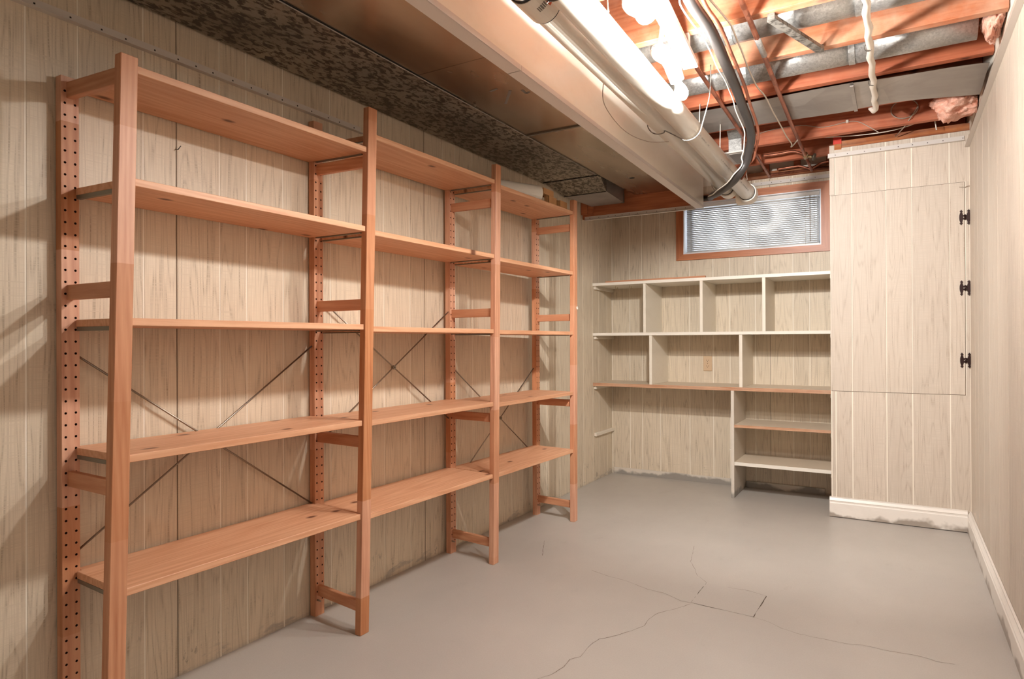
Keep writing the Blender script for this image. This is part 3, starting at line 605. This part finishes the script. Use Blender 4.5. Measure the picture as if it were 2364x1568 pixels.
# panned joist bay
pn = thing('joist_pan', (-.35, 3.44, 2.19), 'flat grey sheet-metal pan closing one joist bay near the window', 'sheet metal')
def pan(x0, x1, sag, ya=3.257, yb=3.634):
    mb = MB(); n = 10; v = []
    for k in range(n + 1):
        x = x0 + (x1 - x0) * k / n; q = k / n; s = sag * q * q
        for j, yy in enumerate((ya, ya + .12, yb - .12, yb)): v.append((x, yy, 2.191 - s * (1, .85, 1.15, 1)[j] - .004 * math.sin(5 * q + j)))
    nv = len(v); v += [(a, b, c + .0012) for a, b, c in v]; f = []
    for k in range(n):
        for j in range(3): i = k * 4 + j; f += [[i, i + 4, i + 5, i + 1], [nv + i, nv + i + 1, nv + i + 5, nv + i + 4]]
    return mb.add(v, f, True).obj('sheet', 'sheet_grey', pn)
pan(-1.0, -.162, .002); pan(-.164, RW - .014, .022)
B(-.175, -.16, 3.264, 3.63, 2.178, 2.184).obj('folded_seam', 'sheet_grey', pn)
# register boot
rb = thing('register_boot', (-.79, 3.94, 2.12), 'small galvanised register boot with square flange near the white pipes', 'duct')
mb = MB(); mb.box(-.826, -.755, 3.845, 4.03, 2.125, 2.2); mb.add([(-.826, 3.845, 2.2), (-.755, 3.845, 2.2), (-.755, 4.03, 2.2), (-.826, 4.03, 2.2), (-.82, 3.68, 2.3), (-.76, 3.68, 2.3), (-.76, 4.03, 2.36), (-.82, 4.03, 2.36)], [[0, 1, 5, 4], [1, 2, 6, 5], [2, 3, 7, 6], [3, 0, 4, 7], [4, 5, 6, 7]]); mb.obj('boot_body', 'round_galv', rb)
MB().hexa([(-.845, 3.822, 2.117), (-.738, 3.822, 2.117), (-.738, 4.09, 2.117), (-.845, 4.09, 2.117), (-.845, 3.822, 2.1245), (-.738, 3.822, 2.1245), (-.738, 4.09, 2.1245), (-.845, 4.09, 2.1245)]).obj('flange', 'trim_white', rb)
B(-.826, -.757, 3.85, 4.07, 2.1155, 2.117).obj('cover', 'sheet_grey', rb)
# metal bridging strap
st_ = thing('bridging_strap', (-.31, 2.61, 2.19), 'grey steel bridging channel set askew between two joists', 'bracket')
p0, p1 = Vector((-.375, 2.44, 2.1955)), Vector((-.252, 2.80, 2.1955)); d = (p1 - p0).normalized(); nn = Vector((-d.y, d.x, 0))
mb = MB()
for a, b, h in ((-.016, .016, .002), (-.016, -.014, .014), (.014, .016, .014)):
    v = [p0 + nn * a, p1 + nn * a, p1 + nn * b, p0 + nn * b]; mb.hexa([(q_.x, q_.y, 2.178 + (0 if h < .01 else .002)) for q_ in v] + [(q_.x, q_.y, 2.178 + h) for q_ in v])
mb.obj('channel', 'galv_dull', st_)
for pp in (p0, p1): B(pp.x - .012, pp.x + .012, pp.y - .012, pp.y + .012, 2.1785, 2.1995).obj('end_tab', 'galv_dull', st_)

# ================================================================== PIPES
def pipe_axis(x3, z3): return lambda y: Vector((x3 - .012 * (y - 3), y, z3 - .012 * (y - 3)))
PR_ = .0445
A2, A1 = pipe_axis(-.7555, 1.946), pipe_axis(-.868, 1.981)
p2 = thing('drain_pipe', A2(2.8), 'white plastic drain pipe nearest the lamp, running to the window', 'pipe')
MB().tube([A2(FW + .02), A2(4.13)], PR_, 32).obj('pipe_run', 'pvc', p2)
MB().ring(A2(4.06), A2(4.135), .0535, PR_ - .002, 32).obj('hub', 'pvc', p2); MB().ring(A2(4.054), A2(4.0595), .0475, PR_, 32).obj('gasket', 'black', p2)
e = A2(4.13); MB().tube(smooth_path([e, e + Vector((-.004, .035, 0)), e + Vector((-.03, .075, .004)), e + Vector((-.075, .09, .012))], 5), .05, 24).obj('elbow', 'pvc', p2)
p1 = thing('drain_pipe', A1(2.8), 'white plastic drain pipe with orange-marked coupling beside the cream soffit board', 'pipe')
MB().tube([A1(FW + .02), A1(4.09)], PR_, 32).obj('pipe_run', 'pvc', p1)
cp = MB().ring(A1(1.505), A1(1.625), .0505, PR_ - .001, 32).obj('coupling', 'pvc', p1)
for y in (1.502, 1.628): MB().ring(A1(y - .003), A1(y + .003), .0485, PR_, 32).obj('gasket', 'black', p1)
MB().ring(A1(4.02), A1(4.10), .0535, PR_ - .002, 32).obj('hub', 'pvc', p1); MB().ring(A1(4.014), A1(4.0195), .0475, PR_, 32).obj('gasket', 'black', p1)
e = A1(4.09); MB().tube(smooth_path([e, e + Vector((-.006, .035, .006)), e + Vector((-.04, .065, .03)), e + Vector((-.09, .07, .06))], 5), .05, 24).obj('elbow', 'pvc', p1)
def wrap(axis, y, ang0, ang1, rr, wy, name, mat, par):
    """a flat patch bent round a pipe (print, label)"""
    mb = MB(); n = 6; v = []
    for k in range(n + 1):
        a = math.radians(ang0 + (ang1 - ang0) * k / n); c, s = math.cos(a), math.sin(a)
        for yy in (y, y + wy): q_ = axis(yy); v.append((q_.x + rr * c, yy, q_.z + rr * s))
    mb.add(v, [[2 * k, 2 * k + 1, 2 * k + 3, 2 * k + 2] for k in range(n)]); return mb.obj(name, mat, par, recalc=False)
wrap(A1, 1.55, -38, -22, .0509, .03, 'orange_label', 'orange', cp)
for k, (a0, a1) in enumerate(((-72, -68), (-66, -62), (-60, -54), (-52, -48), (-46, -41))): wrap(A1, 1.545, a0, a1, .0509, .022, 'label_print', 'print', cp)
# small print running along the pipes, as bars of lettering
def pipe_text(axis, y0, y1, ang, hgt, txt_seed, par):
    random.seed(txt_seed); mb = MB(); y = y0; a0 = math.radians(ang)
    while y < y1:
        wch = random.uniform(.004, .008); hh = hgt * random.choice((1, 1, .75))
        v = []
        for k in range(3):
            a = a0 + (hh / PR_) * k / 2
            for yy in (y, y + wch * .55): q_ = axis(yy); v.append((q_.x + (PR_ + .0003) * math.cos(a), yy, q_.z + (PR_ + .0003) * math.sin(a)))
        mb.add(v, [[0, 1, 3, 2], [2, 3, 5, 4]]); y += wch + (random.uniform(.01, .03) if random.random() < .16 else .0015)
    o = mb.obj('printed_marking', 'print', par, recalc=False); o['kind'] = 'stuff'; return o
pipe_text(A1, 1.68, 2.75, -14, .0085, 3, p1); pipe_text(A2, 1.62, 2.35, -42, .0055, 5, p2); pipe_text(A2, 2.75, 2.95, -40, .005, 8, p2); pipe_text(A2, 3.2, 3.9, -38, .005, 9, p2)
random.seed(11)
# plumber strap, tie wires
def loop_over(ax_a, ax_b, y, rr, skew=0.):
    a, b = ax_a(y), ax_b(y); pts = [Vector((a.x - rr * 1.08, y - skew, a.z + .16)), Vector((a.x - rr * 1.04, y - skew * .8, a.z + .05))]
    pts += [a + Vector((rr * math.cos(math.radians(g)), -skew * .6, rr * math.sin(math.radians(g)))) for g in range(180, 301, 10)]
    pts += [b + Vector((rr * math.cos(math.radians(g)), skew * .6, rr * math.sin(math.radians(g)))) for g in range(246, 353, 8)]
    pts += [Vector((b.x + rr + .03, y + skew, b.z + .12)), Vector((b.x + rr + .035, y + skew * 1.2, 2.2))]; return smooth_path(pts, 5)
hs = thing('hanger_strap', A1(1.45), 'perforated steel hanger strap looped under both white drain pipes', 'strap')
pts = loop_over(A1, A2, 1.44, PR_ + .012, .03); mb = MB()
for i in range(len(pts) - 1):
    a, b = pts[i], pts[i + 1]; d = (b - a).normalized(); yv = Vector((0, 1, 0)); yv = (yv - d * yv.dot(d)).normalized() * .009
    mb.add([a - yv, b - yv, b + yv, a + yv], [[0, 1, 2, 3]])
mb.obj('strap_band', 'galv_dull', hs, recalc=False); hb = MB()
for i in range(2, len(pts) - 2, 2):
    c = pts[i]; d = (pts[i + 1] - pts[i - 1]).normalized(); ax = A1(c.y) if abs(c.x - A1(c.y).x) < abs(c.x - A2(c.y).x) else A2(c.y); nrm = (c - ax); nrm.y = 0; nrm.normalize()
    hb.tube([c - nrm * .0002, c + nrm * .0008], .0042, 8)
hb.obj('strap_holes', 'nail', hs)['kind'] = 'stuff'
for y, lab in ((2.72, 'twisted tie wire hanging both white pipes just past the lamp'),):
    o = MB().tube(loop_over(A1, A2, y, PR_ + .010, .03), .0026, 6).obj('tie_wire', 'galv_dull'); tag(o, lab, 'wire')
o = MB().tube(smooth_path([A1(2.18) + Vector((-.046, 0, -.005)), A1(2.26) + Vector((-.075, 0, -.06)), A1(2.5) + Vector((-.085, 0, -.085)), A1(2.72) + Vector((-.06, 0, -.072)), A1(2.83) + Vector((.0, 0, -.052))], 6), .0016, 6).obj('loose_wire', 'cable_grey'); tag(o, 'thin loose wire sagging beside the white pipe and cream board', 'wire')
o = MB().tube(smooth_path([A1(3.86) + Vector((-.05, 0, .012)), A1(3.865) + Vector((-.049, 0, -.015)), A1(3.87) + Vector((-.036, 0, -.042)), A1(3.875) + Vector((-.01, 0, -.054)), A1(3.88) + Vector((.015, 0, -.05)), A1(3.885) + Vector((.036, 0, -.036))], 5), .0016, 6).obj('tie_wire', 'galv_dull'); tag(o, 'short tie wire round the pipe end by the window', 'wire')
# black hose with copper tube and white cable beside it
def path_px(L): return [on(u, v, 2, z) for u, v, z in L]
hp = [Vector((-.5, FW + .02, 2.1)), Vector((-.52, .2, 2.1))] + path_px([(1540, -120, 2.1), (1593, 0, 2.1), (1640, 70, 2.1), (1676, 149, 2.1), (1700, 205, 2.095), (1715, 247, 2.075), (1729, 283, 2.05), (1734.5, 317.6, 2.01), (1728.5, 351, 1.96), (1722, 375, 1.92), (1707, 400.5, 1.875), (1689, 422.5, 1.855), (1656.6, 446, 1.868)]) + [Vector((-.955, 4.0, 1.925)), Vector((-1.02, 4.22, 1.965)), Vector((-1.05, 4.335, 1.985)), Vector((-1.12, 4.375, 1.995)), Vector((-1.3, 4.40, 2.0))]
hose = MB().tube(smooth_path(hp, 6), .0195, 20).obj('black_hose', 'hose'); tag(hose, 'thick black hose curving down past the white pipes to the window', 'hose')
sp = smooth_path(hp, 6)
def beside(path, side, up, i0, i1, wig=.004, seed=1):
    random.seed(seed); out = []
    for i in range(i0, min(i1, len(path) - 1)):
        d = (path[i + 1] - path[i]).normalized(); r_ = d.cross(Vector((0, 0, 1))).normalized(); u = r_.cross(d); out.append(path[i] + r_ * (side + random.uniform(-wig, wig)) + u * up)
    return out
o = MB().tube(smooth_path(beside(sp, -.030, -.006, 0, 90, .004, 2)[::3], 4), .0028, 8).obj('white_cable', 'cable'); tag(o, 'white cable tied along the black hose', 'cable')
o = MB().tube(smooth_path(beside(sp, .0315, .004, 0, 80, .002, 4)[::4], 4), .0065, 10).obj('copper_tube', 'copper'); tag(o, 'thin copper tube following the right side of the black hose', 'pipe')
# copper water pipes
ca = thing('copper_pipe', (-.455, 3.2, 2.185), 'long copper pipe running to the brass valve below the joists', 'pipe')
MB().tube([(-.425, FW + .02, 2.177), (-.44, 2.4, 2.177), (-.468, 3.66, 2.177), (-.476, 4.33, 2.177)], .0095, 12).obj('pipe_run', 'copper', ca)
MB().tube([(-.4435, 2.55, 2.177), (-.4455, 2.72, 2.177)], .0115, 12).obj('solder_sleeve', 'round_galv', ca)
MB().tube([(-.476, 4.33, 2.18), (-.482, 4.74, 2.178)], .0085, 12).obj('pipe_end', 'copper', ca)
va = MB(); va.tube([(-.474, 4.315, 2.18), (-.478, 4.385, 2.18)], .016, 12); va.tube([(-.476, 4.35, 2.18), (-.43, 4.345, 2.165)], .009, 10); v_ = va.obj('valve_body', 'brass', ca)
MB().tube([(-.432, 4.345, 2.1655), (-.424, 4.344, 2.163)], .022, 12).obj('valve_handle', 'metal_dark', v_)
MB().tube(smooth_path([on(u, v, 1, 4.35) for u, v in crop([(1240, 950), (1450, 920), (1640, 885), (1720, 895), (1820, 930)], 1550, 200, 5.91)], 5), .0075, 10).obj('branch_tube', 'copper', ca)
MB().tube(smooth_path([on(u, v, 1, 4.72) for u, v in crop([(1440, 1130), (1650, 1095), (1760, 1085), (1890, 1120), (1960, 1090), (2050, 1040), (2150, 1015)], 1550, 200, 5.91)], 5), .0075, 10).obj('branch_tube', 'copper', ca)
cb = thing('copper_pipe', (-.73, 3.4, 2.185), 'copper pipe passing the register boot behind the black hose', 'pipe')
MB().tube([(-.70, FW + .02, 2.177), (-.705, 2.6, 2.177), (-.7235, 3.66, 2.177), (-.7285, 3.83, 2.177), (-.7285, 4.1, 2.177), (-.752, 4.765, 2.18)], .0088, 12).obj('pipe_run', 'copper', cb)
MB().tube([(-.752, 4.765, 2.18), (-.74, 4.775, 2.192), (CLX - .006, 4.782, 2.195)], .0088, 12).obj('cross_pipe', 'copper', cb)
# wrapped white tube at right
tp = [Vector((-.083 + .004 * math.sin(k * 2.3), 1.3 + (3.63 - 1.3) * k / 34, 2.172 + .002 * math.sin(k * 1.7))) for k in range(35)]
tu = thing('wrapped_tube', (-.09, 2.9, 2.16), 'cream cloth-wrapped tube crossing under the round ducts', 'pipe')
MB().tube(tp + [Vector((-.092, 3.66, 2.176)), Vector((-.105, 3.69, 2.2)), Vector((-.11, 3.70, 2.26))], [.0125 + .0012 * math.sin(k * 2.9) for k in range(35)] + [.0125, .012, .012], 14).obj('wrapped_run', 'cable', tu)
for y in (2.84, 3.235): MB().ring((-.087, y, 2.172), (-.088, y + .005, 2.172), .0155, .012, 16).obj('hanger_wire', 'galv_dull', tu)
# long white cable and others
c1 = crop([(400, -100), (470, 0), (640, 200), (720, 310), (790, 480), (850, 620), (930, 830), (1030, 1040), (1130, 1160), (1220, 1340), (1310, 1500)], 1550, 0, 5.227) + crop([(1570, 680), (1640, 780), (1632, 822), (1660, 800), (1720, 730)], 1550, 200, 5.91)
o = MB().tube(smooth_path([on(u, v, 2, 2.155) for u, v in c1], 4), .0034, 8).obj('white_cable', 'cable'); tag(o, 'white cable strung loosely across the joists beside the copper pipe', 'cable')
o = MB().tube(smooth_path([on(u, v, 1, 4.2) for u, v in crop([(-300, 690), (0, 690), (400, 670), (830, 620), (1150, 540), (1370, 450), (1480, 410), (1520, 450), (1548, 590)], 1900, 200, 5.91)], 5), .003, 8).obj('white_cable', 'cable'); tag(o, 'white cable sweeping over the closet top into the dark gap', 'cable')
cc = [on(2088, 252, 1, 4.036) + Vector((.062 * math.cos(a), -.002 - .0004 * a, .05 * math.sin(a))) for a in [math.radians(-60 + 16 * k) for k in range(50)]] + [on(u, v, 1, y) for (u, v), y in zip(crop([(1190, 430), (1100, 560), (990, 680)], 1900, 200, 5.91), (4.02, 4.12, 4.25))]
o = MB().tube(cc, .0026, 6).obj('coiled_cable', 'cable_grey'); tag(o, 'grey cable coiled against the joist above the closet', 'cable')
o = thing('stapled_cable', (-.1, 4.03, 2.24), 'thin grey cable stapled to the joist above the closet', 'cable')
MB().tube(smooth_path([on(u, v, 1, 4.039) for u, v in crop([(-1150, 740), (-1000, 690), (-700, 590), (-300, 530), (0, 555), (330, 480), (480, 480), (620, 545), (700, 590), (760, 625)], 1900, 200, 5.91)], 5), .0022, 6).obj('cable_run', 'cable_grey', o)
q_ = on(1956, 281, 1, 4.04); B(q_.x - .006, q_.x + .006, 4.03, 4.0445, q_.z - .007, q_.z + .007).obj('staple', 'cable', o)
# hanging cord ends
for i, (u0, v0, u1, v1, y, lab) in enumerate(((1616, 240, 1614, 289, 2.78, 'short white cord end hanging by the drain pipe under the panned bay'), (1663, 285, 1662, 345, 3.2, 'white cord end hanging by the drain pipe near the register boot'), (1400, -40, 1404, 28, 1.85, 'white cord end hanging beside the drain pipe at the lamp'), (1722, 388, 1725, 415, 3.95, 'white cord end hanging below the joists by the pipe elbow'))):
    a, b = on(u0, v0, 1, y), on(u1, v1, 1, y)
    a = on(u0, v0, 2, 2.197); b = on(u1, v1, 1, a.y)
    o = MB().tube([a, a.lerp(b, .4), b.lerp(a, .12), b], [.002, .002, .0024, .0042], 8).obj('hanging_cord', 'cable'); tag(o, lab, 'cord', 'hanging cord ends')

# ================================================================== INSULATION
def clump(name, c, rad, label, seed):
    bm = bmesh.new(); bmesh.ops.create_icosphere(bm, subdivisions=5, radius=1)
    for v in bm.verts:
        p = v.co.copy(); k = 1 + .42 * noise.noise(p * 1.7 + Vector((seed, 0, 0))) - .3 * abs(noise.noise(p * 3.2 + Vector((0, seed, 0)))) + .1 * noise.noise(p * 9) + .07 * noise.noise(p * 22)
        v.co = Vector((p.x * rad[0], p.y * rad[1], p.z * rad[2])) * k
        v.co.x = min(v.co.x, RW - .006 - c[0])
    me = bpy.data.meshes.new(name); bm.to_mesh(me); bm.free()
    for p in me.polygons: p.use_smooth = True
    me.materials.append(M['insul']); o = bpy.data.objects.new(name, me); o.location = c; COL.objects.link(o); tag(o, label, 'insulation')
clump('insulation_clump', (.25, 3.87, 2.225), (.11, .15, .085), 'pink fibreglass tuft hanging from the ceiling corner over the closet', 3.)
clump('insulation_clump', (.322, 2.99, 2.25), (.04, .14, .085), 'pink fibreglass packed round the end of the round duct', 9.)

# ================================================================== LAMP
lp = thing('track_lamp', (-.70, 2.25, 2.199), 'white ceiling bar lamp with three glowing swivel bulbs', 'lamp')
b0, b1_ = Vector((-.625, 1.62, 0)), Vector((-.705, 2.6, 0)); d = (b1_ - b0).normalized(); nn = Vector((-d.y, d.x, 0)) * .03
MB().hexa([(*(b0 + nn).xy, 2.136), (*(b1_ + nn).xy, 2.136), (*(b1_ - nn).xy, 2.136), (*(b0 - nn).xy, 2.136), (*(b0 + nn).xy, 2.16), (*(b1_ + nn).xy, 2.16), (*(b1_ - nn).xy, 2.16), (*(b0 - nn).xy, 2.16)]).obj('mounting_bar', 'lamp_white', lp, .003)
for y in (2.026, 2.431):
    c = b0.lerp(b1_, (y - b0.y) / (b1_.y - b0.y)); B(c.x + .016, c.x + .028, y - .012, y + .012, 2.16, 2.1995).obj('mounting_spacer', 'lamp_white', lp)
for k, (bx_, by_, bz_) in enumerate((on(1490, 28, 2, 1.945), on(1550, 140, 2, 1.955), on(1573, 212, 2, 1.958))):
    bc = Vector((bx_, by_, bz_)); ax = Vector((.5, -.5, -.55)).normalized() if k < 2 else Vector((.12, .5, -.6)).normalized()
    sb = bc - ax * .062; hb_ = bc - ax * .095
    piv = hb_ + Vector((0, 0, .012)); at = Vector((b0.lerp(b1_, (by_ - .02 - b0.y) / (b1_.y - b0.y)).x, by_ - .0, 2.172))
    arm = MB(); a = Vector((hb_.x, hb_.y, 2.172)); at2 = b0.lerp(b1_, (hb_.y - b0.y) / (b1_.y - b0.y)); at2.z = 2.136
    arm.tube([at2, at2 + Vector((0, 0, -.02)), piv + Vector((0, 0, .02)), piv], [.009, .009, .008, .011], 10); arm.obj('swivel_arm', 'lamp_white', lp)
    hd_ = MB().tube([hb_ - ax * .028, hb_ - ax * .026, hb_, sb, sb + ax * .02], [.018, .026, .029, .027, .025], 20).obj('lamp_head', 'lamp_white', lp)
    s_ = ax.cross(Vector((0, 0, 1))).normalized(); MB().tube([piv - s_ * .034, piv + s_ * .034], .007, 10).obj('pivot_screw', 'galv_dull', hd_)
    MB().tube([bc - ax * .046, bc - ax * .04, bc - ax * .026, bc - ax * .012, bc + ax * .006, bc + ax * .02, bc + ax * .029, bc + ax * .032], [r_ * (1, 1, .76)[k] for r_ in (.013, .014, .02, .0275, .031, .025, .013, .002)], 16).obj('bulb', 'bulb%d' % k, lp)

# the far bulb is a reflector lamp: its beam points at the window end of the room
sl_ = bpy.data.lights.new('reflector_beam', 'SPOT'); sl_.energy = BEAM; sl_.color = LAMP_COLOUR[:3]; sl_.spot_size = math.radians(115); sl_.spot_blend = .7; sl_.shadow_soft_size = .022
so_ = bpy.data.objects.new('reflector_beam', sl_); COL.objects.link(so_); so_.parent = lp
bp = bc + ax * .03; so_.location = bp - Vector(lp.location); so_.rotation_euler = (Vector((-.7, 4.6, .8)) - bp).to_track_quat('-Z', 'Y').to_euler()
# added fill light, built as a long ceiling lamp behind the viewer
gl = thing('fill_lamp', (-.6, -.95, 2.199), 'added fill light shaped as a long ceiling lamp with frosted diffuser', 'lamp')
B(-1.0, .0, -1.06, -.84, 2.17, 2.1995).obj('fill_base', 'lamp_white', gl, .003)
pf = [(.1 * math.cos(a), .055 * math.sin(a)) for a in [math.pi * k / 10 for k in range(11)]]
MB().prism(pf, lambda p: (-.985, -.95 + p[0], 2.169 - p[1]), lambda p: (-.015, -.95 + p[0], 2.169 - p[1])).obj('diffuser', 'rear_fill', gl)

# ================================================================== THINGS ON THE RACK
top3 = SZ[2][0]
ro = thing('paper_roll', (-1.77, 2.92, top3), 'white rolled paper tube lying on the far top shelf of the rack', 'paper roll')
r0, r1 = Vector((-1.868, 2.72, top3 + .0462)), Vector((-1.672, 3.105, top3 + .0462))
MB().ring(r0, r1, .0458, .039, 28).obj('roll', 'paper', ro); MB().ring(r0.lerp(r1, .01), r0.lerp(r1, .985), .038, .033, 24).obj('inner_turn', 'paper', ro)
def cartons(u0, v0, u1, v1, x, z0, label, n=4, hx=0.):
    a, b = on(u0, v0, 0, x), on(u1, v1, 0, x); h = abs(a.z - b.z) + hx; t_ = thing('folded_carton', (x, (a.y + b.y) / 2, z0), label, 'cardboard', 'cardboard beside the paper roll')
    for k in range(n):
        xx = x - k * .007; B(xx - .0042, xx, a.y - k * .004, b.y - k * .003, z0, z0 + h * (1 - .03 * (k % 2))).obj('cardboard_sheet', 'cardboard', t_)
    B(x - .05, x - n * .007, a.y + .004, b.y - .02, z0, z0 + h * .5).obj('folded_flap', 'cardboard', t_)
cartons(1268, 452, 1285, 472, -1.655, top3 + .0005, 'folded cardboard piece under another on the far top shelf', 4, .022)
zc_ = top3 + .0005 + abs(on(1268, 452, 0, -1.655).z - on(1285, 472, 0, -1.655).z) + .0225
cartons(1255, 429, 1278, 452, -1.655, zc_, 'folded cardboard piece balanced on top of the lower one')
cartons(1293, 461, 1309, 481, -1.655, top3 + .0005, 'folded cardboard piece standing next to the last rack post', 4, .02)
